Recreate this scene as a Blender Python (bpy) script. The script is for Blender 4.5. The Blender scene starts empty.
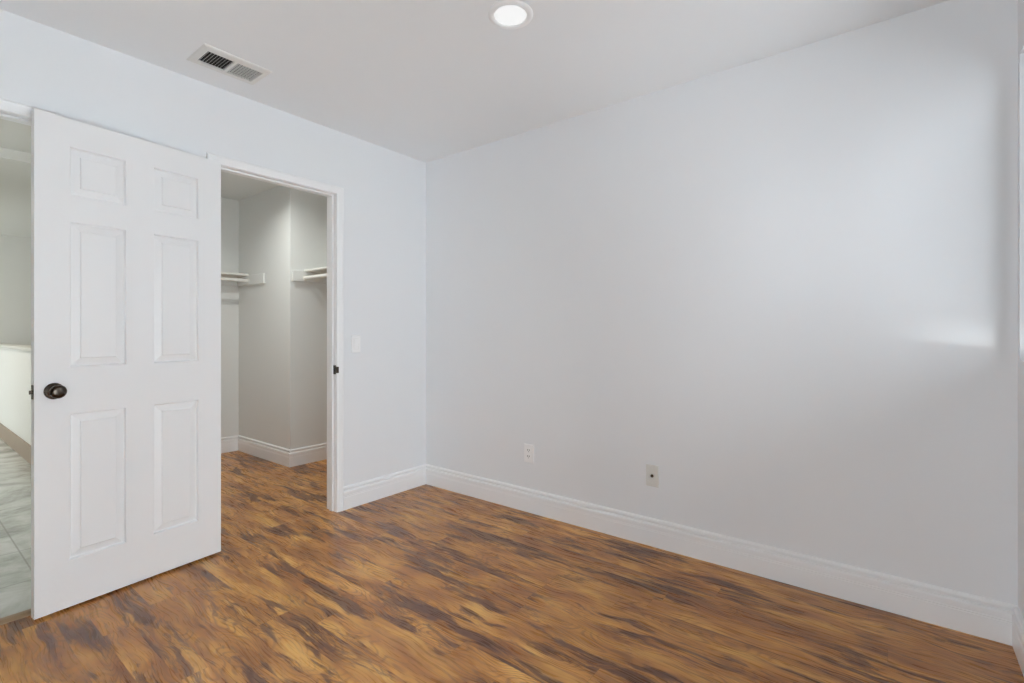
import bpy, bmesh, math, random
from mathutils import Vector, Matrix

# ------------------------------------------------------------------ camera, sky, lights, exposure
SC = bpy.context.scene
COL = SC.collection
CAM_H, FOC, HORIZON, YAW = 1.1442, 493.74, 333.03, math.radians(52.068)
cam_data = bpy.data.cameras.new('camera')
cam = bpy.data.objects.new('camera', cam_data); COL.objects.link(cam)
cam_data.sensor_fit = 'HORIZONTAL'; cam_data.sensor_width = 36.0
cam_data.lens = FOC / 1024 * 36.0
cam_data.shift_y = (HORIZON - 341.5) / 1024
cam_data.clip_start = 0.02
cam.location = (0, 0, CAM_H)
cam.rotation_euler = (math.pi / 2, 0, -YAW)
SC.camera = cam

# the room
XB, YA, YR, XL, H = 2.564, 2.828, -0.349, -1.05, 2.44
WT = 0.094                                   # partition thickness
WIN = (1.66, 2.528, 1.045, 2.15)              # bedroom window x0 x1 z0 z1
FRONT_FILL = (-0.45, 1.00, 0.08, 1.45)           # unseen fill-light opening added in the window wall, beside the camera
BACK_FILL = (-0.33, 1.10, 0.06, 1.06)             # unseen fill-light opening added behind the camera y0 y1 z0 z1
HWIN = (7.3, 8.4, 0.5, 1.9)                 # hall window y0 y1 z0 z1
HX0 = -1.5                                   # hall left wall
CLX = 0.95                                   # closet left wall

SC.view_settings.view_transform = 'Standard'
SC.view_settings.look = 'None'
SC.view_settings.gamma = 1.0
SC.view_settings.use_curve_mapping = False
SC.view_settings.exposure = -0.04
SC.cycles.use_denoising = True
SC.cycles.max_bounces = 14
SC.cycles.diffuse_bounces = 10
SC.cycles.caustics_reflective = False
SC.cycles.caustics_refractive = False

world = bpy.data.worlds.new('world'); SC.world = world
world.use_nodes = True
wn = world.node_tree; wn.nodes.clear()
w_out = wn.nodes.new('ShaderNodeOutputWorld'); w_bg = wn.nodes.new('ShaderNodeBackground')
w_tc = wn.nodes.new('ShaderNodeTexCoord'); w_sep = wn.nodes.new('ShaderNodeSeparateXYZ'); w_rmp = wn.nodes.new('ShaderNodeValToRGB')
w_map = wn.nodes.new('ShaderNodeMapRange'); w_map.inputs['From Min'].default_value = -1.0; w_map.inputs['From Max'].default_value = 1.0
wn.links.new(w_tc.outputs['Generated'], w_sep.inputs[0]); wn.links.new(w_sep.outputs['Z'], w_map.inputs['Value']); wn.links.new(w_map.outputs[0], w_rmp.inputs['Fac'])
# sunlit ground below, a duller horizon band shaped to even the room's light, bright hazy sky above
SKY = [(0.30, (1.30, 1.38, 1.47)), (0.46, (0.90, 0.96, 1.03)), (0.54, (0.90, 0.96, 1.03)), (0.72, (1.30, 1.40, 1.52))]
w_cr = w_rmp.color_ramp
while len(w_cr.elements) < len(SKY): w_cr.elements.new(0.5)
for el, (pp, cc) in zip(w_cr.elements, SKY):
    el.position = pp; el.color = cc + (1,)
wn.links.new(w_rmp.outputs['Color'], w_bg.inputs['Color']); w_bg.inputs['Strength'].default_value = 8.5
wn.links.new(w_bg.outputs[0], w_out.inputs[0])

def light(name, kind, loc, rot=(0, 0, 0), energy=10, color=(1, 1, 1), **kw):
    d = bpy.data.lights.new(name, kind); d.energy = energy; d.color = color
    for k, v in kw.items(): setattr(d, k, v)
    o = bpy.data.objects.new(name, d); COL.objects.link(o); o.location = loc; o.rotation_euler = rot
    return o
def portal(name, loc, rot, sx, sy):
    o = light(name, 'AREA', loc, rot, shape='RECTANGLE', size=sx, size_y=sy)
    o.data.cycles.is_portal = True
    return o
light('sun', 'SUN', (1.5, -3, 6), (math.radians(4.0), 0, math.radians(-2)), energy=70, color=(1.0, 0.97, 0.92), angle=math.radians(0.6))
GL0, GL1 = Vector((1.66, -1.85, 0.920)), Vector((2.564, -0.21, 1.108))  # added spot outside the window that makes the bright streak on the wall
light('wall_streak_spot', 'SPOT', GL0, (GL1-GL0).to_track_quat('-Z', 'Y').to_euler(), energy=125, color=(0.98, 1.0, 1.0), spot_size=math.radians(6.2), spot_blend=1.0, shadow_soft_size=0.045)
portal('window_daylight', ((WIN[0]+WIN[1])/2, YR-0.13, (WIN[2]+WIN[3])/2), (math.pi/2, 0, math.pi), WIN[1]-WIN[0], WIN[3]-WIN[2])
portal('front_fill_portal', ((FRONT_FILL[0]+FRONT_FILL[1])/2, YR-0.13, (FRONT_FILL[2]+FRONT_FILL[3])/2), (math.pi/2, 0, math.pi), FRONT_FILL[1]-FRONT_FILL[0], FRONT_FILL[3]-FRONT_FILL[2])
portal('back_fill_portal', (XL-0.11, (BACK_FILL[0]+BACK_FILL[1])/2, (BACK_FILL[2]+BACK_FILL[3])/2), (math.pi/2, 0, -math.pi/2), BACK_FILL[1]-BACK_FILL[0], BACK_FILL[3]-BACK_FILL[2])
portal('hall_daylight', (HX0-0.17, (HWIN[0]+HWIN[1])/2, (HWIN[2]+HWIN[3])/2), (math.pi/2, 0, -math.pi/2), HWIN[1]-HWIN[0], HWIN[3]-HWIN[2])
# closet lamp, placed from the rod shadows, then a fill light for the hall
light('closet_ceiling_lamp', 'AREA', (1.64, 3.80, H-0.004), energy=11, color=(0.97, 1.0, 0.97), shape='DISK', size=0.06, spread=math.radians(150))
light('hall_fill_light', 'AREA', (-0.2, 6.6, 2.362), energy=19, color=(1.0, 0.94, 0.84), shape='DISK', size=0.16)  # unseen light added to brighten the hall, no known fixture

# ------------------------------------------------------------------ materials
def mat(name):
    m = bpy.data.materials.new(name); m.use_nodes = True
    nt = m.node_tree
    return m, nt, nt.nodes['Principled BSDF']
def N(nt, t, **kw):
    n = nt.nodes.new(t)
    for k, v in kw.items():
        if k == 'inp':
            for a, b in v.items(): n.inputs[a].default_value = b
        else: setattr(n, k, v)
    return n
def paint(name, col, rough=0.5, var=0.015, bump=0.02, bscale=220.0, spec=0.5, metallic=0.0):
    """Paint, plastic or metal: faint colour variation and fine surface texture."""
    m, nt, p = mat(name)
    tc = N(nt, 'ShaderNodeTexCoord')
    nz = N(nt, 'ShaderNodeTexNoise', inp={'Scale': 3.0, 'Detail': 3.0})
    nt.links.new(tc.outputs['Object'], nz.inputs['Vector'])
    mx = N(nt, 'ShaderNodeMix', data_type='RGBA')
    mx.inputs[6].default_value = tuple(c*(1-var) for c in col) + (1,)
    mx.inputs[7].default_value = tuple(min(1, c*(1+var)) for c in col) + (1,)
    nt.links.new(nz.outputs['Fac'], mx.inputs[0]); nt.links.new(mx.outputs[2], p.inputs['Base Color'])
    p.inputs['Roughness'].default_value = rough; p.inputs['Metallic'].default_value = metallic
    p.inputs['Specular IOR Level'].default_value = spec
    if bump:
        n2 = N(nt, 'ShaderNodeTexNoise', inp={'Scale': bscale, 'Detail': 2.0})
        nt.links.new(tc.outputs['Object'], n2.inputs['Vector'])
        b = N(nt, 'ShaderNodeBump', inp={'Strength': bump, 'Distance': 0.002})
        nt.links.new(n2.outputs['Fac'], b.inputs['Height']); nt.links.new(b.outputs[0], p.inputs['Normal'])
    return m
M = {}
M['wall'] = paint('wall_paint', (0.795, 0.808, 0.828), 0.55, 0.008, 0.03, 160, 0.35)
M['ceil'] = paint('ceiling_paint', (0.83, 0.845, 0.86), 0.8, 0.008, 0.04, 140, 0.2)
M['trim'] = paint('trim_gloss_paint', (0.86, 0.865, 0.875), 0.32, 0.006, 0.0)
M['door'] = paint('door_paint', (0.82, 0.825, 0.835), 0.38, 0.006, 0.0)
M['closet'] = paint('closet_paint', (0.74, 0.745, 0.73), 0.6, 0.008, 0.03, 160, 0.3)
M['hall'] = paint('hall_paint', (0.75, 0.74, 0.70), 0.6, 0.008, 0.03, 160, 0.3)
M['plastic'] = paint('white_plastic', (0.88, 0.88, 0.885), 0.35, 0.004, 0.0)
M['almond'] = paint('almond_plastic', (0.70, 0.695, 0.66), 0.4, 0.004, 0.0)
M['slot'] = paint('slot_shadow_plastic', (0.03, 0.03, 0.03), 0.6, 0.0, 0.0)
M['bronze'] = paint('aged_bronze_metal', (0.085, 0.070, 0.058), 0.26, 0.12, 0.0, metallic=1.0)
M['nickel'] = paint('nickel_metal', (0.55, 0.53, 0.49), 0.3, 0.02, 0.0, metallic=1.0)
M['vent'] = paint('vent_enamel', (0.74, 0.74, 0.72), 0.4, 0.01, 0.0)
M['duct'] = paint('duct_black', (0.012, 0.012, 0.012), 0.8, 0.0, 0.0)
M['oakstrip'] = paint('threshold_wood', (0.30, 0.20, 0.115), 0.4, 0.15, 0.0)
M['hallbase'] = paint('hall_base_tile', (0.30, 0.215, 0.15), 0.35, 0.12, 0.0)
M['cap'] = paint('half_wall_cap_paint', (0.62, 0.60, 0.55), 0.4, 0.01, 0.0)

def emis(name, col, s):
    m, nt, p = mat(name)
    p.inputs['Base Color'].default_value = (0.25, 0.25, 0.25, 1)
    p.inputs['Emission Color'].default_value = col + (1,); p.inputs['Emission Strength'].default_value = s
    return m
M['lens'] = emis('lamp_lens', (0.99, 1.0, 1.0), 0.78)

def glass(name='window_glass', tint=(0.96, 0.98, 0.97)):
    m, nt, p = mat(name); nt.nodes.remove(p)
    out = nt.nodes['Material Output']
    tr = N(nt, 'ShaderNodeBsdfTransparent', inp={'Color': tint + (1,)})
    gl = N(nt, 'ShaderNodeBsdfGlossy', inp={'Roughness': 0.02})
    fr = N(nt, 'ShaderNodeFresnel', inp={'IOR': 1.45}); mx = N(nt, 'ShaderNodeMixShader')
    nt.links.new(fr.outputs[0], mx.inputs[0]); nt.links.new(tr.outputs[0], mx.inputs[1]); nt.links.new(gl.outputs[0], mx.inputs[2])
    nt.links.new(mx.outputs[0], out.inputs[0])
    return m
M['glass'] = glass()
M['dimmed_glass'] = glass('dimmed_window_glass', (0.72, 0.73, 0.73))  # tint added only to dim this window's daylight, not a real screen

def math_(nt, op, a, b=None, c=None):
    n = N(nt, 'ShaderNodeMath', operation=op)
    for i, v in enumerate((a, b, c)):
        if v is None: continue
        if isinstance(v, (int, float)): n.inputs[i].default_value = v
        else: nt.links.new(v, n.inputs[i])
    return n.outputs[0]
def comb(nt, x, y, z):
    n = N(nt, 'ShaderNodeCombineXYZ')
    for i, v in enumerate((x, y, z)):
        if isinstance(v, (int, float)): n.inputs[i].default_value = v
        else: nt.links.new(v, n.inputs[i])
    return n.outputs[0]
def ramp(nt, fac, stops, interp='LINEAR'):
    n = N(nt, 'ShaderNodeValToRGB'); cr = n.color_ramp; cr.interpolation = interp
    while len(cr.elements) < len(stops): cr.elements.new(0.5)
    for e, (p, c) in zip(cr.elements, stops):
        e.position = p; e.color = (c if len(c) == 4 else tuple(c) + (1,)) if not isinstance(c, (int, float)) else (c, c, c, 1)
    nt.links.new(fac, n.inputs[0])
    return n.outputs[0]
def mixc(nt, fac, a, b, mode='MIX'):
    n = N(nt, 'ShaderNodeMix', data_type='RGBA', blend_type=mode)
    for i, v in ((0, fac), (6, a), (7, b)):
        if isinstance(v, (int, float)): n.inputs[i].default_value = v
        elif isinstance(v, tuple): n.inputs[i].default_value = v + (1,)
        else: nt.links.new(v, n.inputs[i])
    return n.outputs[2]
def noise(nt, vec, scale, detail=4.0, rough=0.5, dist=0.0):
    n = N(nt, 'ShaderNodeTexNoise', inp={'Scale': scale, 'Detail': detail, 'Roughness': rough, 'Distortion': dist})
    nt.links.new(vec, n.inputs['Vector'])
    return n

def wood_floor():
    m, nt, p = mat('acacia_plank_floor')
    tc = N(nt, 'ShaderNodeTexCoord'); sep = N(nt, 'ShaderNodeSeparateXYZ')
    nt.links.new(tc.outputs['Object'], sep.inputs[0])
    x, y = sep.outputs['X'], sep.outputs['Y']
    PW, PL = 0.0905, 1.05
    xi = math_(nt, 'DIVIDE', math_(nt, 'ADD', x, 10.0 - 0.0222), PW)
    ix = math_(nt, 'FLOOR', xi); fx = math_(nt, 'FRACT', xi)
    wn1 = N(nt, 'ShaderNodeTexWhiteNoise', noise_dimensions='1D'); nt.links.new(ix, wn1.inputs['W'])
    yi = math_(nt, 'DIVIDE', math_(nt, 'ADD', y, math_(nt, 'MULTIPLY_ADD', wn1.outputs['Value'], PL*3, 20.0)), PL)
    iy = math_(nt, 'FLOOR', yi); fy = math_(nt, 'FRACT', yi)
    wn2 = N(nt, 'ShaderNodeTexWhiteNoise', noise_dimensions='2D'); nt.links.new(comb(nt, ix, iy, 0.0), wn2.inputs['Vector'])
    r = wn2.outputs['Value']; rsep = N(nt, 'ShaderNodeSeparateColor'); nt.links.new(wn2.outputs['Color'], rsep.inputs[0])
    # half of the boards keep the figure of their neighbour, so the pattern runs over several strips
    off = math_(nt, 'MULTIPLY', math_(nt, 'ROUND', math_(nt, 'MULTIPLY', r, 5.0)), 7.3)
    # slow bending of the grain
    wv = noise(nt, comb(nt, math_(nt, 'MULTIPLY', x, 7.0), math_(nt, 'MULTIPLY', y, 4.0), off), 1.0, 1.0).outputs['Fac']
    warp = math_(nt, 'MULTIPLY', math_(nt, 'SUBTRACT', wv, 0.5), 0.060)
    gx = math_(nt, 'ADD', x, warp)
    def field(sx, sy, o, detail, rough, dist=0.0):
        return noise(nt, comb(nt, math_(nt, 'MULTIPLY', gx, sx), math_(nt, 'MULTIPLY', y, sy), math_(nt, 'ADD', off, o)), 1.0, detail, rough, dist).outputs['Fac']
    fig = field(14.0, 3.2, 0.0, 2.5, 0.5, 0.3)                   # broad light and dark figure
    ringn = field(11.0, 2.6, 3.1, 1.0, 0.4)                      # growth rings = contour lines of a slow field
    rings = math_(nt, 'MULTIPLY_ADD', math_(nt, 'SINE', math_(nt, 'MULTIPLY', ringn, 105.0)), 0.5, 0.5)
    ringm = ramp(nt, field(9.0, 2.0, 23.0, 1.0, 0.5), [(0.42, 0.15), (0.60, 1.0)])
    fib = field(170.0, 7.0, 5.0, 2.0, 0.5)                       # fibres
    mid = field(44.0, 4.5, 8.0, 3.0, 0.55)                       # streaks
    clus = field(5.5, 1.6, 17.0, 1.0, 0.4)                       # where the heartwood gathers
    dk = field(20.0, 3.0, 11.0, 6.0, 0.68, 0.5)                  # heartwood patches
    dsum = math_(nt, 'ADD', math_(nt, 'MULTIPLY_ADD', math_(nt, 'SUBTRACT', clus, 0.5), 0.50, dk), math_(nt, 'MULTIPLY', math_(nt, 'SUBTRACT', mid, 0.5), 0.20))
    dark = ramp(nt, dsum, [(0.49, 0.0), (0.54, 0.15), (0.565, 0.62), (0.62, 1.0)])
    base = ramp(nt, fig, [(0.28, (0.270, 0.100, 0.030)), (0.42, (0.410, 0.170, 0.044)), (0.56, (0.560, 0.260, 0.066)), (0.72, (0.720, 0.385, 0.108))])
    c = mixc(nt, math_(nt, 'MULTIPLY', math_(nt, 'MULTIPLY', ramp(nt, rings, [(0.55, 0.0), (1.0, 1.0)]), ringm), 0.58), base, (0.190, 0.072, 0.028))
    c = mixc(nt, math_(nt, 'MULTIPLY', ramp(nt, mid, [(0.50, 0.0), (0.70, 1.0)]), 0.40), c, (0.230, 0.090, 0.034))
    c = mixc(nt, math_(nt, 'MULTIPLY', dark, 0.84), c, (0.095, 0.038, 0.026))
    c = mixc(nt, 0.32, c, ramp(nt, fib, [(0.3, 0.32), (0.7, 0.70)]), 'OVERLAY')
    tint = math_(nt, 'MULTIPLY_ADD', rsep.outputs['Green'], 0.14, 0.93)
    c = mixc(nt, 1.0, c, comb(nt, tint, tint, tint), 'MULTIPLY')
    # plank seams
    ex = math_(nt, 'MULTIPLY', math_(nt, 'MINIMUM', fx, math_(nt, 'SUBTRACT', 1.0, fx)), PW)
    ey = math_(nt, 'MULTIPLY', math_(nt, 'MINIMUM', fy, math_(nt, 'SUBTRACT', 1.0, fy)), PL)
    e = math_(nt, 'MINIMUM', ex, ey)
    seam = ramp(nt, math_(nt, 'MULTIPLY', e, 400.0), [(0.15, 1.0), (0.55, 0.0)])
    c = mixc(nt, math_(nt, 'MULTIPLY', seam, 0.28), c, (0.05, 0.022, 0.012))
    nt.links.new(c, p.inputs['Base Color'])
    rg = math_(nt, 'MULTIPLY_ADD', fib, 0.08, 0.24)
    nt.links.new(rg, p.inputs['Roughness'])
    p.inputs['Specular IOR Level'].default_value = 0.5
    b = N(nt, 'ShaderNodeBump', inp={'Strength': 0.10, 'Distance': 0.0015})
    nt.links.new(math_(nt, 'SUBTRACT', math_(nt, 'MULTIPLY', fib, 0.4), seam), b.inputs['Height']); nt.links.new(b.outputs[0], p.inputs['Normal'])
    return m
M['wood'] = wood_floor()

def tile_floor():
    m, nt, p = mat('marble_tile_floor')
    tc = N(nt, 'ShaderNodeTexCoord'); sep = N(nt, 'ShaderNodeSeparateXYZ'); nt.links.new(tc.outputs['Object'], sep.inputs[0])
    x, y = sep.outputs['X'], sep.outputs['Y']
    v1 = noise(nt, tc.outputs['Object'], 2.2, 8.0, 0.62, 1.6).outputs['Fac']
    v2 = noise(nt, tc.outputs['Object'], 9.0, 6.0, 0.65, 1.0).outputs['Fac']
    c = ramp(nt, v1, [(0.30, (0.30, 0.31, 0.27)), (0.47, (0.50, 0.51, 0.46)), (0.60, (0.62, 0.625, 0.585)), (0.75, (0.72, 0.72, 0.69))])
    c = mixc(nt, 0.4, c, ramp(nt, v2, [(0.3, 0.3), (0.7, 0.68)]), 'OVERLAY')
    T = 0.46
    fx = math_(nt, 'FRACT', math_(nt, 'DIVIDE', math_(nt, 'ADD', x, 10.13), T)); fy = math_(nt, 'FRACT', math_(nt, 'DIVIDE', math_(nt, 'ADD', y, 10.2), T))
    e = math_(nt, 'MINIMUM', math_(nt, 'MINIMUM', fx, math_(nt, 'SUBTRACT', 1.0, fx)), math_(nt, 'MINIMUM', fy, math_(nt, 'SUBTRACT', 1.0, fy)))
    g = ramp(nt, e, [(0.004, 1.0), (0.010, 0.0)])
    c = mixc(nt, math_(nt, 'MULTIPLY', g, 0.6), c, (0.28, 0.27, 0.24))
    nt.links.new(c, p.inputs['Base Color']); p.inputs['Roughness'].default_value = 0.25
    return m
M['tile'] = tile_floor()

# ------------------------------------------------------------------ mesh helpers
def obj(name, bm, m, parent=None, smooth=False):
    bmesh.ops.recalc_face_normals(bm, faces=bm.faces)
    me = bpy.data.meshes.new(name); bm.to_mesh(me); bm.free()
    for f in me.polygons: f.use_smooth = smooth
    if smooth: 
        try: me.set_sharp_from_angle(angle=math.radians(35))
        except Exception: pass
    me.materials.append(M[m] if isinstance(m, str) else m)
    o = bpy.data.objects.new(name, me); COL.objects.link(o)
    if parent is not None: o.parent = parent
    return o
def tag(o, label=None, cat=None, group=None, kind=None):
    for k, v in (('label', label), ('category', cat), ('group', group), ('kind', kind)):
        if v: o[k] = v
    return o
def struct(name, bm, m, label, cat, smooth=False):
    return tag(obj(name, bm, m, None, smooth), label, cat, None, 'structure')
def empty(name, loc, label, cat, rot=(0, 0, 0), group=None):
    o = bpy.data.objects.new(name, None); COL.objects.link(o); o.location = loc; o.rotation_euler = rot
    o.empty_display_size = 0.05
    return tag(o, label, cat, group)
def box(bm, a, b, bevel=0.0, seg=2):
    vs = [bm.verts.new((x, y, z)) for x in (a[0], b[0]) for y in (a[1], b[1]) for z in (a[2], b[2])]
    q = [(0, 1, 3, 2), (4, 6, 7, 5), (0, 4, 5, 1), (2, 3, 7, 6), (0, 2, 6, 4), (1, 5, 7, 3)]
    fs = [bm.faces.new([vs[i] for i in f]) for f in q]
    if bevel:
        es = list({e for f in fs for e in f.edges})
        bmesh.ops.bevel(bm, geom=es, offset=bevel, segments=seg, affect='EDGES', profile=0.5)
    return bm
def boxes(*bs):
    bm = bmesh.new()
    for b in bs: box(bm, *b)
    return bm
def slab(us, zs, holes, mk, t0, t1):
    """Wall with rectangular holes: grid over us x zs, extruded from t0 to t1; mk(u, t, z) -> point."""
    bm = bmesh.new(); V = {}
    def v(i, j, k):
        if (i, j, k) not in V: V[(i, j, k)] = bm.verts.new(mk(us[i], (t0, t1)[k], zs[j]))
        return V[(i, j, k)]
    full = {}
    for i in range(len(us)-1):
        for j in range(len(zs)-1):
            cu, cz = (us[i]+us[i+1])/2, (zs[j]+zs[j+1])/2
            full[(i, j)] = not any(h[0] < cu < h[1] and h[2] < cz < h[3] for h in holes)
    for (i, j), f in full.items():
        if not f: continue
        for k in (0, 1): bm.faces.new([v(i, j, k), v(i+1, j, k), v(i+1, j+1, k), v(i, j+1, k)])
        for di, dj, e in ((-1, 0, ((i, j), (i, j+1))), (1, 0, ((i+1, j), (i+1, j+1))), (0, -1, ((i, j), (i+1, j))), (0, 1, ((i, j+1), (i+1, j+1)))):
            if not full.get((i+di, j+dj), False):
                (a, b), (c, d) = e
                bm.faces.new([v(a, b, 0), v(c, d, 0), v(c, d, 1), v(a, b, 1)])
    return bm
def sweep(bm, path, prof, mk, closed=False, cap=True):
    """path: 2D points; prof: (offset to the left of travel, height); mk(x, y, h) -> point; mitred corners."""
    n = len(path); rings = []
    P = [Vector(p) for p in path]
    def nrm(d): return Vector((-d.y, d.x))
    for i in range(n):
        d0 = (P[i]-P[i-1]).normalized() if (i > 0 or closed) else None
        d1 = (P[(i+1) % n]-P[i]).normalized() if (i < n-1 or closed) else None
        if d0 is None: m = nrm(d1)
        elif d1 is None: m = nrm(d0)
        else:
            m = nrm(d0)+nrm(d1); m = m / max(1e-6, m.dot(nrm(d0)))
        rings.append([bm.verts.new(mk(P[i].x+m.x*o, P[i].y+m.y*o, h)) for o, h in prof])
    for i in range(n if closed else n-1):
        a, b = rings[i], rings[(i+1) % n]
        for k in range(len(prof)):
            k2 = (k+1) % len(prof)
            bm.faces.new([a[k], b[k], b[k2], a[k2]])
    if cap and not closed:
        bm.faces.new(rings[0]); bm.faces.new(list(reversed(rings[-1])))
    return bm
def lathe(bm, prof, seg=40, mat4=None):
    """prof: (radius, axial) from one pole or rim to the other; axis = local Z."""
    rings = []
    for r, a in prof:
        if r < 1e-6: rings.append([bm.verts.new((0, 0, a))])
        else: rings.append([bm.verts.new((r*math.cos(2*math.pi*k/seg), r*math.sin(2*math.pi*k/seg), a)) for k in range(seg)])
    for A, B in zip(rings, rings[1:]):
        for k in range(seg):
            k2 = (k+1) % seg
            if len(A) == 1 and len(B) == 1: continue
            if len(A) == 1: bm.faces.new([A[0], B[k], B[k2]])
            elif len(B) == 1: bm.faces.new([A[k], B[0], A[k2]])
            else: bm.faces.new([A[k], B[k], B[k2], A[k2]])
    if mat4 is not None: bmesh.ops.transform(bm, matrix=mat4, verts=bm.verts)
    return bm

# ------------------------------------------------------------------ room shell
E0 = (-0.298, 0.434)                            # entry opening (x)
C0 = (1.072, 1.814)                           # closet rough opening (x)
HEAD = 2.050
YB = YA + WT                                  # closet/hall side of the partition
CBY, CSX, CSY = 5.080, 2.166, 4.094           # closet back wall, side wall, wall beside it
HFY, HBY = 8.80, 4.93                         # hall far wall, ceiling beam
T = 0.12
struct('floor', boxes(((XL-T, YR-T, -0.06), (XB+T, YA-0.045, 0)), ((E0[1], YA-0.045, -0.06), (XB+T, YB, 0)), ((XL-T, YA-0.045, -0.06), (E0[0], YB, 0)), ((CLX-0.06, YB, -0.06), (XB+T, CBY+T, 0))),
       'wood', 'glossy brown acacia plank floor running through the bedroom into the closet', 'floor')
struct('floor_hall', boxes(((E0[0], YA-0.045, -0.06), (E0[1], YB, 0.010)), ((HX0-T, YB, -0.06), (0.82, HFY+T, 0.010))),
       'tile', 'grey veined marble tile floor of the hall beyond the left opening', 'floor')
struct('ceiling', boxes(((XL-T, YR-T, H), (XB+T, YB-0.03, H+0.1))), 'ceil', 'flat pale grey bedroom ceiling', 'ceiling')
struct('ceiling_closet', boxes(((CLX-0.06, YB-0.03, H), (XB+T, CBY+T, H+0.1))), 'closet', 'dim ceiling inside the walk-in closet', 'ceiling')
struct('ceiling_hall', boxes(((HX0-T, YB-0.03, H), (CLX-0.06, HBY, H+0.1)), ((HX0-T, HBY, 2.37), (CLX-0.06, CBY+T, H+0.1)), ((HX0-T, CBY+T, 2.37), (2.7, HFY+T, H+0.1))), 'hall', 'stepped hall ceiling above the left opening', 'ceiling')
struct('wall_left', slab([XL-T, E0[0], E0[1], C0[0], C0[1], XB+T], [0, HEAD, H], [(E0[0], E0[1], -1, HEAD), (C0[0], C0[1], -1, HEAD)], lambda u, t, z: (u, t, z), YA, YB),
       'wall', 'white bedroom wall with the hall and closet openings', 'wall')
struct('wall_right', boxes(((XB, YR-T, 0), (XB+T, YA, H))), 'wall', 'large blank white bedroom wall on the right', 'wall')
struct('wall_front', slab([XL-T, FRONT_FILL[0], FRONT_FILL[1], WIN[0], WIN[1], XB], [0, FRONT_FILL[2], WIN[2], FRONT_FILL[3], WIN[3], H], [WIN, FRONT_FILL], lambda u, t, z: (u, t, z), YR-0.12, YR),
       'wall', 'window wall at the right edge of the picture', 'wall')
struct('wall_back', slab([YR, BACK_FILL[0], BACK_FILL[1], YA], [0, BACK_FILL[2], BACK_FILL[3], H], [BACK_FILL], lambda u, t, z: (t, u, z), XL-0.10, XL), 'wall', 'white bedroom wall behind the camera', 'wall')
# closet and hall
struct('wall_closet_back', boxes(((CLX, CBY, 0), (CSX+0.10, CBY+T, H))), 'closet', 'back wall of the closet under the left shelf', 'wall')
struct('wall_closet_side', boxes(((CSX, CSY, 0), (XB+T, CBY, H))), 'closet', 'boxed-out closet wall with an outside corner', 'wall')
struct('wall_closet_right', boxes(((XB, YB, 0), (XB+T, CSY, H))), 'closet', 'right wall of the closet behind the right shelf', 'wall')
struct('wall_closet_left', boxes(((0.83, YB, 0), (CLX, 5.35, H))), 'closet', 'partition between closet and hall', 'wall')
struct('wall_hall_left', slab([YB, HWIN[0], HWIN[1], HFY+T], [0, HWIN[2], HWIN[3], H], [HWIN], lambda u, t, z: (t, u, z), HX0-T, HX0),
       'hall', 'left wall of the hall with its window', 'wall')
struct('wall_hall_far', boxes(((HX0, HFY, -1.2), (2.7, HFY+T, 2.37))), 'hall', 'far grey wall beyond the half wall in the hall', 'wall')
struct('wall_hall_right', boxes(((2.58, CBY+T, -1.2), (2.7, HFY, 2.37)), ((CLX, CBY+T, -1.2), (2.58, CBY+2*T, 2.37))), 'hall', 'stairwell wall behind the half wall', 'wall')
struct('floor_stairwell', boxes(((0.94, CBY+2*T, -1.3), (2.58, HFY, -1.2))), 'hall', 'lower floor of the stairwell behind the half wall', 'floor')
hw = struct('wall_hall_half', boxes(((0.82, 5.35, -1.2), (0.94, HFY, 0.99))), 'hall', 'low white half wall in the hall, left edge of picture', 'wall')
bm = bmesh.new(); box(bm, (0.795, 5.352, 0.99), (0.965, HFY-0.002, 1.02), 0.006)
struct('trim_1', bm, 'cap', 'painted wooden cap on top of the hall half wall', 'trim')
bm = bmesh.new(); box(bm, (0.806, 5.352, 0.010), (0.8195, HFY-0.002, 0.165), 0.004)
struct('baseboard_hall', bm, 'hallbase', 'brown tile skirting along the hall half wall', 'baseboard')

# ------------------------------------------------------------------ baseboards
BB = [(0, 0), (0.0155, 0), (0.0155, 0.080), (0.0140, 0.0815), (0.0140, 0.0845), (0.0155, 0.086), (0.0155, 0.0885), (0.0142, 0.090), (0.0142, 0.0925),
      (0.0158, 0.094), (0.0160, 0.108), (0.0155, 0.113), (0.0130, 0.1170), (0.0085, 0.1190), (0.0030, 0.1205), (0.0028, 0.1275), (0.0105, 0.1285), (0.0125, 0.1320),
      (0.0122, 0.1375), (0.0095, 0.1430), (0.0050, 0.1465), (0, 0.1475)]
def skirting(name, paths, m, label):
    bm = bmesh.new()
    for pth in paths: sweep(bm, pth, BB, lambda x, y, h: (x, y, h))
    return struct(name, bm, m, label, 'baseboard')
e = 0.0004
CIN, CW, CT = 0.001, 0.046, 0.018             # casing reveal, width, thickness
JX = {'closet': (1.090, 1.796), 'entry': (-0.28, 0.416)}
JH = 2.032
# travel so that the room is on the left of the path
skirting('baseboard_left', [[(XB-0.016, YA-e), (JX['closet'][1]+CIN+CW, YA-e)], [(JX['closet'][0]-CIN-CW, YA-e), (JX['entry'][1]+CIN+CW, YA-e)], [(JX['entry'][0]-CIN-CW, YA-e), (XL, YA-e)]],
         'trim', 'white moulded baseboard along the wall with the openings')
skirting('baseboard_right', [[(XB-e, YR), (XB-e, YA-e)]], 'trim', 'white moulded baseboard along the large blank right wall')
skirting('baseboard_front', [[(FRONT_FILL[1]+0.002, YR+e), (XB-0.016, YR+e)]], 'trim', 'white moulded baseboard under the window at the right edge')
skirting('baseboard_closet', [[(XB-e, CSY-e), (CSX-e, CSY-e), (CSX-e, CBY-e), (CLX, CBY-e)]], 'trim', 'white moulded baseboard turning around the closet corner')

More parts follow.
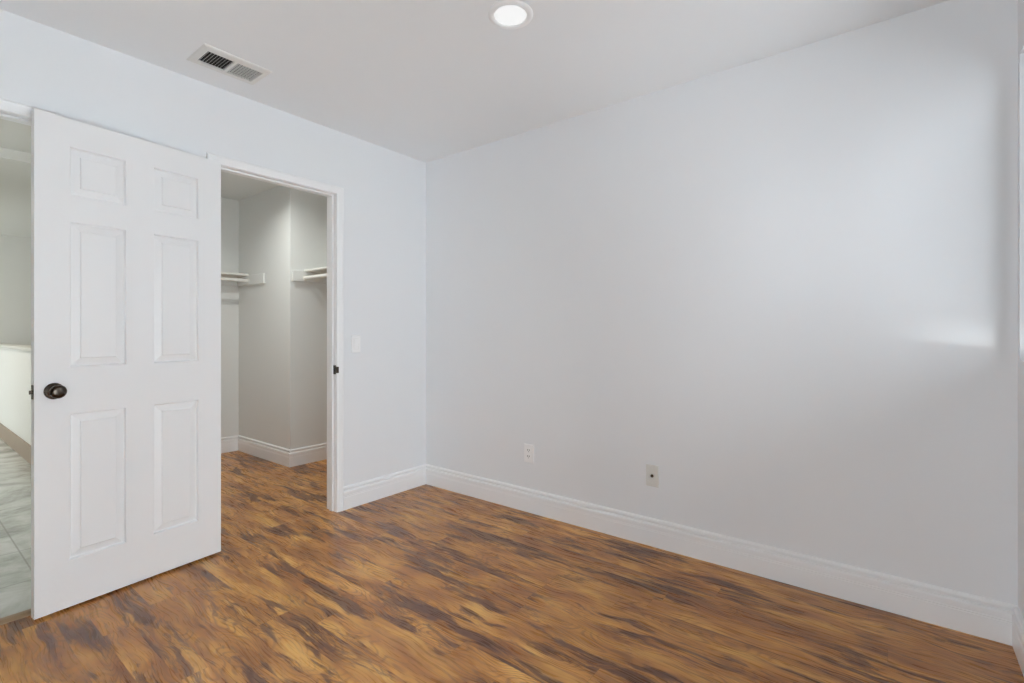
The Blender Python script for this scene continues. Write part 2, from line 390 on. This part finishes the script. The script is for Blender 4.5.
# ------------------------------------------------------------------ door frames
def casing(bm, x0, x1, head, y, sgn):
    prof = [(0, 0), (0, 0.009), (0.002, 0.0115), (0.007, 0.0125), (0.011, 0.0115), (0.014, 0.0125), (0.030, 0.016), (0.036, CT), (CW-0.005, CT), (CW-0.001, CT-0.003), (CW, CT-0.006), (CW, 0)]
    # inside of the opening lies to the right of travel; width grows to the left
    path = [(x1+CIN, 0), (x1+CIN, head+CIN), (x0-CIN, head+CIN), (x0-CIN, 0)]
    sweep(bm, path, [(-o, h) for o, h in prof] if True else prof, lambda x, z, h: (x, y+sgn*h, z))
def frame(name, x0, x1, rough, m, label):
    bm = bmesh.new()
    casing(bm, x0, x1, JH, YA-e, -1); casing(bm, x0, x1, JH, YB+e, 1)
    y0, y1 = YA-0.001, YB+0.001
    box(bm, (rough[0]+e, y0, 0), (x0, y1, JH+0.0178)); box(bm, (x1, y0, 0), (rough[1]-e, y1, JH+0.0178)); box(bm, (x0, y0, JH), (x1, y1, JH+0.0178))
    s0, s1, d = YA+0.024, YA+0.060, 0.010       # door stops
    box(bm, (x0, s0, 0), (x0+d, s1, JH), 0.002, 1); box(bm, (x1-d, s0, 0), (x1, s1, JH), 0.002, 1); box(bm, (x0+d, s0, JH-d), (x1-d, s1, JH), 0.002, 1)
    return struct(name, bm, m, label, 'door frame')
fc = frame('trim_2', JX['closet'][0], JX['closet'][1], C0, 'trim', 'white casing and jamb around the closet opening')
frame('trim_3', JX['entry'][0], JX['entry'][1], E0, 'trim', 'white casing and jamb around the hall opening at left')
# strike plate with curved lip on the closet jamb
bm = bmesh.new(); x1 = JX['closet'][1]; zc = 0.909
box(bm, (x1-0.0022, YA-0.004, zc-0.029), (x1-0.0002, YA+0.0235, zc+0.029), 0.0008, 1)
box(bm, (x1-0.0022, YA-0.022, zc-0.020), (x1+0.009, YA-0.004, zc+0.020), 0.0015, 2)
sp = obj('strike_plate', bm, 'bronze', fc); sp['label'] = 'dark bronze strike plate'
bm = boxes(((x1-0.0030, YA+0.003, zc-0.011), (x1-0.0020, YA+0.018, zc+0.011))); obj('latch_hole', bm, 'slot', sp)
# threshold strip between tile and planks
bm = bmesh.new()
pr = [(YA-0.062, 0.0002), (YA-0.060, 0.004), (YA-0.054, 0.0085), (YA-0.046, 0.0125), (YA-0.030, 0.0135), (YA-0.022, 0.0125), (YA-0.020, 0.0104), (YA-0.044, 0.0104), (YA-0.0455, 0.0002)]
A_ = [bm.verts.new((JX['entry'][0]-0.03, y, z)) for y, z in pr]; B_ = [bm.verts.new((JX['entry'][1]+0.03, y, z)) for y, z in pr]
for k in range(len(pr)): bm.faces.new([A_[k], B_[k], B_[(k+1) % len(pr)], A_[(k+1) % len(pr)]])
bm.faces.new(A_); bm.faces.new(list(reversed(B_)))
struct('trim_4', bm, 'oakstrip', 'thin brown wooden threshold strip where tile meets planks', 'trim')

# ------------------------------------------------------------------ six-panel closet door, swung back against the wall
DW, DH, DT = 0.7205, 2.019, 0.035
def panel_door():
    bm = bmesh.new()
    us = [0, 0.110, 0.306, 0.4145, 0.6105, DW]; zs = [0, 0.193, 0.799, 0.993, 1.595, 1.704, 1.906, DH]
    cells = {(i, j) for i in (1, 3) for j in (1, 3, 5)}
    for side, y0, s in ((0, 0.0, 1), (1, DT, -1)):
        V = {}
        def v(i, j):
            if (i, j) not in V: V[(i, j)] = bm.verts.new((us[i], y0, zs[j]))
            return V[(i, j)]
        for i in range(5):
            for j in range(7):
                q = [v(i, j), v(i+1, j), v(i+1, j+1), v(i, j+1)]
                if (i, j) not in cells: bm.faces.new(q); continue
                prev = q
                u0, u1, z0, z1 = us[i], us[i+1], zs[j], zs[j+1]
                for ins, dep in ((0.0015, 0.0035), (0.0040, 0.0120), (0.0075, 0.0135), (0.0320, 0.0060), (0.0340, 0.0056), (0.0370, 0.0008), (0.0390, 0.0004)):
                    cur = [bm.verts.new((a, y0+s*dep, b)) for a, b in ((u0+ins, z0+ins), (u1-ins, z0+ins), (u1-ins, z1-ins), (u0+ins, z1-ins))]
                    for k in range(4): bm.faces.new([prev[k], prev[(k+1) % 4], cur[(k+1) % 4], cur[k]])
                    prev = cur
                bm.faces.new(prev)
        if side == 0: F0 = V
        else: F1 = V
    rim = [(i, 0) for i in range(6)] + [(5, j) for j in range(1, 8)] + [(i, 7) for i in range(4, -1, -1)] + [(0, j) for j in range(6, 0, -1)]
    for a, b in zip(rim, rim[1:]+rim[:1]): bm.faces.new([F0[a], F0[b], F1[b], F1[a]])
    es = [e for e in bm.edges if len(e.link_faces) == 2 and any(abs(f.calc_center_median().y-DT/2) < 1e-4 for f in e.link_faces) and e.calc_face_angle(0) > 1.0]
    bmesh.ops.bevel(bm, geom=es, offset=0.002, segments=2, affect='EDGES', profile=0.5)
    return bm
door = struct('door_1', panel_door(), 'door', 'white six-panel closet door swung open against the wall', 'door')
door.location = (0.378, 2.688, 0.011)
door.rotation_euler = (0, 0, math.atan2(2.770-2.688, 1.095-0.378))
KZ, KU = 0.898, 0.060
def knob_side(s):
    """s=-1: towards the room; s=1: towards the wall."""
    R = Matrix.Translation((KU, 0.0 if s < 0 else DT, KZ)) @ Matrix.Rotation(math.pi/2 if s < 0 else -math.pi/2, 4, 'X')
    bm = lathe(bmesh.new(), [(0, 0), (0.0325, 0.0), (0.0330, 0.003), (0.0315, 0.006), (0.026, 0.0085), (0.019, 0.0105), (0.0155, 0.013), (0.013, 0.016), (0, 0.016)], 48, R)
    ro = obj('door_knob_rosette', bm, 'bronze', door, True); ro['label'] = 'round bronze rosette plate'
    bm = lathe(bmesh.new(), [(0, 0.010), (0.0125, 0.010), (0.0115, 0.018), (0.0120, 0.024), (0.017, 0.029), (0.0235, 0.034), (0.0270, 0.040), (0.0275, 0.046), (0.0255, 0.052), (0.0205, 0.0565), (0.013, 0.0585), (0, 0.0590)], 48, R)
    k = obj('door_knob', bm, 'bronze', door, True); k['label'] = 'dark bronze round door knob'
    return k
knob_side(-1); knob_side(1)
bm = bmesh.new(); box(bm, (-0.0016, 0.005, KZ-0.0285), (0.0004, 0.030, KZ+0.0285), 0.0006, 1)
lp = obj('latch_plate', bm, 'bronze', door); lp['label'] = 'bronze latch plate on door edge'
bm = bmesh.new()
pts = [(-0.0016, 0.0105), (-0.0016, 0.0245), (-0.013, 0.0105), (-0.0115, 0.0115), (-0.004, 0.0245)]
lo = [(-0.0010, 0.0105), (-0.0125, 0.0105), (-0.0125, 0.0130), (-0.0045, 0.0245), (-0.0010, 0.0245)]
a_ = [bm.verts.new((u, y, KZ-0.0075)) for u, y in lo]; b_ = [bm.verts.new((u, y, KZ+0.0075)) for u, y in lo]
for k in range(5): bm.faces.new([a_[k], a_[(k+1) % 5], b_[(k+1) % 5], b_[k]])
bm.faces.new(a_); bm.faces.new(b_)
obj('latch_bolt', bm, 'bronze', lp)
for zz in (0.22, 1.00, 1.80):
    bm = lathe(bmesh.new(), [(0, -0.047), (0.004, -0.046), (0.006, -0.044), (0.006, 0.044), (0.004, 0.046), (0, 0.047)], 16, Matrix.Translation((DW-0.004, DT+0.004, zz)))
    hb = obj('hinge', bm, 'bronze', door, True)
    obj('hinge_leaf', boxes(((DW-0.0002, 0.004, zz-0.044), (DW+0.0012, DT, zz+0.044))), 'bronze', hb)

# ------------------------------------------------------------------ window
wx0, wx1, wz0, wz1 = WIN
bm = bmesh.new(); fy0, fy1 = YR-0.115, YR-0.075
fw = 0.020
sweep(bm, [(wx0, wz0), (wx0, wz1), (wx1, wz1), (wx1, wz0)], [(0, fy0), (0, fy1), (-fw, fy1), (-fw, fy1-0.01), (-fw-0.006, fy1-0.01), (-fw-0.006, fy0)], lambda x, z, h: (x, h, z), closed=True)
w1 = struct('window_1', bm, 'plastic', 'white framed bedroom window in the wall at the right edge', 'window')
bm = bmesh.new(); mx = (wx0+wx1)/2; box(bm, (mx-0.025, fy0+0.002, wz0+fw), (mx+0.025, fy1-0.004, wz1-fw), 0.003); obj('window_mullion', bm, 'plastic', w1)
obj('window_pane', boxes(((wx0+fw, fy0+0.020, wz0+fw), (wx1-fw, fy0+0.024, wz1-fw))), 'dimmed_glass', w1)
bm = bmesh.new(); y0_, y1_, z0_, z1_ = HWIN
sweep(bm, [(y0_, z0_), (y0_, z1_), (y1_, z1_), (y1_, z0_)], [(0, HX0-0.11), (0, HX0-0.07), (-0.045, HX0-0.07), (-0.045, HX0-0.11)], lambda y, z, h: (h, y, z), closed=True)
w2 = struct('window_2', bm, 'plastic', 'white framed window in the hall wall', 'window')
obj('window_pane', boxes(((HX0-0.095, y0_+0.045, z0_+0.045), (HX0-0.091, y1_-0.045, z1_-0.045))), 'glass', w2)

bm = bmesh.new(); y0_, y1_, z0_, z1_ = BACK_FILL  # frame of the added opening that lights the right wall
sweep(bm, [(y0_, z0_), (y0_, z1_), (y1_, z1_), (y1_, z0_)], [(0, XL-0.09), (0, XL-0.05), (-0.035, XL-0.05), (-0.035, XL-0.09)], lambda y, z, h: (h, y, z), closed=True)
w3 = struct('back_fill_opening', bm, 'plastic', 'unseen white framed opening added behind the camera for fill light', 'window')
obj('window_pane', boxes(((XL-0.075, y0_+0.035, z0_+0.035), (XL-0.071, y1_-0.035, z1_-0.035))), 'glass', w3)

bm = bmesh.new(); a0, a1, b0, b1 = FRONT_FILL  # frame of the added opening that lights the left wall
sweep(bm, [(a0, b0), (a0, b1), (a1, b1), (a1, b0)], [(0, YR-0.10), (0, YR-0.05), (-0.05, YR-0.05), (-0.05, YR-0.10)], lambda x, z, h: (x, h, z), closed=True)
w4 = struct('front_fill_opening', bm, 'plastic', 'unseen white framed opening added beside the camera for fill light', 'door')
obj('window_pane', boxes(((a0+0.05, YR-0.080, b0+0.05), (a1-0.05, YR-0.074, b1-0.05))), 'glass', w4)

# ------------------------------------------------------------------ ceiling lamp
lamp = empty('recessed_ceiling_light', (1.581, 1.240, H), 'round white recessed downlight glowing in the ceiling', 'ceiling light')
bm = lathe(bmesh.new(), [(0.092, 0.0), (0.0915, -0.003), (0.088, -0.0065), (0.080, -0.0085), (0.071, -0.0085), (0.0670, -0.006), (0.0662, -0.002), (0.0662, 0.0)], 64)
obj('trim_ring', bm, 'plastic', lamp, True)
bm = lathe(bmesh.new(), [(0.0660, -0.0025), (0.060, -0.0040), (0.04, -0.0055), (0.0, -0.0060)], 64)
obj('lamp_diffuser', bm, 'lens', lamp, True)

# ------------------------------------------------------------------ ceiling vent
VX0, VX1, VY0, VY1 = 0.895, 1.200, 2.440, 2.650
vent = empty('ceiling_vent', ((VX0+VX1)/2, (VY0+VY1)/2, H), 'white rectangular louvred air vent in the ceiling above the door', 'air vent')
hx, hy = (VX1-VX0)/2, (VY1-VY0)/2
cx, cy = 0.122, 0.064
bm = bmesh.new()
sweep(bm, [(-hx, -hy), (hx, -hy), (hx, hy), (-hx, hy)], [(0, 0), (0, -0.003), (0.006, -0.0065), (hx-cx-0.004, -0.0100), (hx-cx, -0.0090), (hx-cx, 0)], lambda x, y, h: (x, y, h), closed=True)
# equalise the opening on the short side
for v in bm.verts:
    if abs(abs(v.co.y)-(hy-(hx-cx))) < 1e-4: v.co.y = math.copysign(cy, v.co.y)
    elif abs(abs(v.co.y)-(hy-(hx-cx-0.004))) < 1e-4: v.co.y = math.copysign(cy+0.004, v.co.y)
box(bm, (-0.0065, -cy, -0.0095), (0.0065, cy, -0.001))
obj('vent_frame', bm, 'vent', vent)
obj('vent_duct', boxes(((-cx-0.001, -cy-0.001, -0.0010), (cx+0.001, cy+0.001, -0.0004))), 'duct', vent)
n = 9
for half in (-1, 1):
    for k in range(n):
        xc = half*(0.0065 + (cx-0.0065)*(k+0.5)/n)
        bm = bmesh.new(); box(bm, (-0.0005, -cy+0.0005, -0.0050), (0.0005, cy-0.0005, 0.0050))
        bmesh.ops.rotate(bm, verts=bm.verts, cent=(0, 0, 0), matrix=Matrix.Rotation((math.radians(38) if half < 0 else math.radians(-16)), 3, 'Y'))
        bmesh.ops.translate(bm, verts=bm.verts, vec=(xc, 0, -0.0052))
        obj('louver', bm, 'vent', vent)

# ------------------------------------------------------------------ wall plates
def plate_bm(w, h, t):
    """plate in local XZ, facing -Y, back at y=0"""
    bm = bmesh.new(); bm2 = [(0, 0), (t*0.35, 0), (t, t*0.8)]
    sweep(bm, [(-w/2, -h/2), (w/2, -h/2), (w/2, h/2), (-w/2, h/2)], [(0, 0), (0, t*0.4), (0.0015, t*0.8), (0.004, t), (0.02, t), (0.02, 0)], lambda x, z, y: (x, -y, z), closed=True)
    box(bm, (-w/2+0.0199, -t, -h/2+0.0199), (w/2-0.0199, 0, h/2-0.0199))
    return bm
def screw(parent, z, m):
    bm = lathe(bmesh.new(), [(0.0033, 0), (0.0033, 0.0008), (0.0022, 0.0016), (0, 0.0018)], 16, Matrix.Translation((0, -0.0060, z)) @ Matrix.Rotation(math.pi/2, 4, 'X'))
    s = obj('screw', bm, m, parent, True)
    return s
# light switch
sw = empty('light_switch', (1.943, YA-e, 1.072), 'white rocker light switch on wall right of closet opening', 'light switch')
obj('switch_plate', plate_bm(0.070, 0.115, 0.006), 'plastic', sw)
bm = bmesh.new(); vs = [(-0.0165, -0.0065, -0.0335), (0.0165, -0.0065, -0.0335), (0.0165, -0.0075, 0), (-0.0165, -0.0075, 0), (0.0165, -0.0105, 0.0335), (-0.0165, -0.0105, 0.0335)]
V = [bm.verts.new(v) for v in vs]; Bk = [bm.verts.new((v[0], -0.0055, v[2])) for v in vs]
bm.faces.new([V[0], V[1], V[2], V[3]]); bm.faces.new([V[3], V[2], V[4], V[5]])
for a, b in ((0, 1), (1, 2), (2, 4), (4, 5), (5, 3), (3, 0)): bm.faces.new([V[a], V[b], Bk[b], Bk[a]])
bm.faces.new([Bk[0], Bk[1], Bk[2], Bk[4], Bk[5], Bk[3]])
obj('switch_rocker', bm, 'plastic', sw)
bm = bmesh.new()
sweep(bm, [(-0.0180, -0.0350), (0.0180, -0.0350), (0.0180, 0.0350), (-0.0180, 0.0350)], [(0, 0.0055), (0, 0.0064), (0.0012, 0.0064), (0.0012, 0.0055)], lambda x, z, y: (x, -y, z), closed=True)
obj('switch_surround', bm, 'almond', sw)
# outlet
RZ = (0, 0, -math.pi/2)                       # local -Y -> world -X
ot = empty('electrical_outlet', (XB-e, 1.858, 0.373), 'white electrical outlet with two sockets low on right wall', 'outlet', (0, 0, -math.pi/2))
obj('outlet_plate', plate_bm(0.076, 0.117, 0.006), 'plastic', ot)
for zz in (0.0195, -0.0195):
    bm = bmesh.new(); ring = []
    for k in range(32):
        a = 2*math.pi*k/32; x_, z_ = 0.0172*math.cos(a), 0.0172*math.sin(a)
        ring.append((x_, max(-0.0135, min(0.0135, z_))))
    f = [bm.verts.new((x_, -0.0078, z_+zz)) for x_, z_ in ring]; bk = [bm.verts.new((x_, -0.0055, z_+zz)) for x_, z_ in ring]
    bm.faces.new(f)
    for k in range(32): bm.faces.new([f[k], f[(k+1) % 32], bk[(k+1) % 32], bk[k]])
    so = obj('outlet_socket', bm, 'plastic', ot)
    for a, hgt in ((-0.0063, 0.0105), (0.0063, 0.0090)):
        obj('socket_slot', boxes(((a-0.0017, -0.0082, zz+0.0035-hgt/2), (a+0.0017, -0.0077, zz+0.0035+hgt/2))), 'slot', so)
    bm = lathe(bmesh.new(), [(0.0025, 0), (0.0025, 0.0004), (0, 0.0005)], 16, Matrix.Translation((0, -0.0077, zz-0.0075)) @ Matrix.Rotation(math.pi/2, 4, 'X'))
    obj('socket_slot', bm, 'slot', so)
screw(ot, 0.0, 'plastic')
# coaxial plate
cp = empty('cable_wall_plate', (XB-e, 1.038, 0.376), 'almond cable wall plate with one dark centre jack, low on right wall', 'wall plate', (0, 0, -math.pi/2))
obj('cable_plate', plate_bm(0.072, 0.116, 0.006), 'almond', cp)
RX = Matrix.Rotation(math.pi/2, 4, 'X')
bm = lathe(bmesh.new(), [(0.0085, 0), (0.0085, 0.002), (0.0068, 0.0022), (0.0050, 0.0024), (0.0050, 0.0085), (0.0044, 0.009), (0.0036, 0.009), (0.0036, 0.003), (0, 0.003)], 24, Matrix.Translation((0, -0.006, 0)) @ RX)
jk = obj('cable_jack', bm, 'bronze', cp, True); jk['label'] = 'dark metal jack'
bm = lathe(bmesh.new(), [(0.0036, 0.0080), (0.0014, 0.0082), (0, 0.0082)], 16, Matrix.Translation((0, -0.006, 0)) @ RX); obj('jack_hole', bm, 'slot', jk)
screw(cp, 0.042, 'almond'); screw(cp, -0.042, 'almond')

# ------------------------------------------------------------------ closet shelves and rods
SZ = 1.688                                    # underside of the shelf boards
def board(a, b, bev=0.002):
    bm = bmesh.new(); box(bm, a, b, bev, 1); return bm
sd = 0.272
sh = empty('closet_shelf', (1.55, CBY, SZ), 'white closet shelf on the back wall, seen left in the closet opening', 'shelf')
def lp_(bm, o, root): 
    bmesh.ops.translate(bm, verts=bm.verts, vec=-Vector(root.location)); return obj(o, bm, 'closet' if 'cleat' in o else 'shelfm', root)
M['shelfm'] = paint('shelf_paint', (0.76, 0.75, 0.71), 0.45, 0.008, 0.0)
RY = CBY-0.245                                # rod line, back shelf
lp_(board((CLX+0.002, CBY-sd+0.055, SZ), (CSX-0.002, CBY-0.001, SZ+0.018)), 'shelf_board', sh)
lp_(board((CLX+0.002, CBY-0.0195, SZ-0.090), (CSX-0.021, CBY-0.001, SZ)), 'shelf_cleat', sh)
lp_(board((CSX-0.0195, CBY-0.545, SZ-0.090), (CSX-0.001, CBY-0.001, SZ)), 'shelf_cleat', sh)
lp_(board((CLX+0.001, CBY-0.400, SZ-0.090), (CLX+0.0195, CBY-0.001, SZ)), 'shelf_cleat', sh)
rr = 0.0165
def rod(name, p0, p1, label):
    p0, p1 = Vector(p0), Vector(p1); L = (p1-p0).length
    Mx = (p1-p0).to_track_quat('Z', 'Y').to_matrix().to_4x4()
    root = empty(name, p0, label, 'closet rod')
    bm = lathe(bmesh.new(), [(0, 0), (rr, 0), (rr, L), (0, L)], 28, Mx); obj('rod', bm, 'shelfm', root, True)
    for a, s in ((0.0, 1), (L, -1)):
        bm = lathe(bmesh.new(), [(rr+0.0003, 0), (rr+0.009, 0), (rr+0.008, 0.004), (rr+0.0003, 0.0055)], 28, Mx @ Matrix.Translation((0, 0, a)) @ Matrix.Diagonal((1, 1, s, 1)))
        obj('rod_socket', bm, 'shelfm', root, True)
rod('closet_rod', (CLX+0.0200, RY, SZ-0.052), (CSX-0.0200, RY, SZ-0.052), 'white hanging rod under the left closet shelf')
RX_ = XB-0.272
sh2 = empty('closet_shelf', (XB, 3.5, SZ), 'white closet shelf on the right wall, seen beside the right jamb', 'shelf')
lp_(board((XB-sd, YB+0.002, SZ-0.006), (XB-0.001, CSY-0.002, SZ+0.012)), 'shelf_board', sh2)
lp_(board((XB-0.0195, YB+0.021, SZ-0.096), (XB-0.001, CSY-0.021, SZ-0.006)), 'shelf_cleat', sh2)
lp_(board((CSX+0.012, CSY-0.0195, SZ-0.096), (XB-0.001, CSY-0.001, SZ-0.006)), 'shelf_cleat', sh2)
lp_(board((CSX+0.012, YB+0.001, SZ-0.096), (XB-0.001, YB+0.0195, SZ-0.006)), 'shelf_cleat', sh2)
rod('closet_rod', (RX_, YB+0.0200, SZ-0.064), (RX_, CSY-0.0200, SZ-0.064), 'white hanging rod under the right closet shelf')
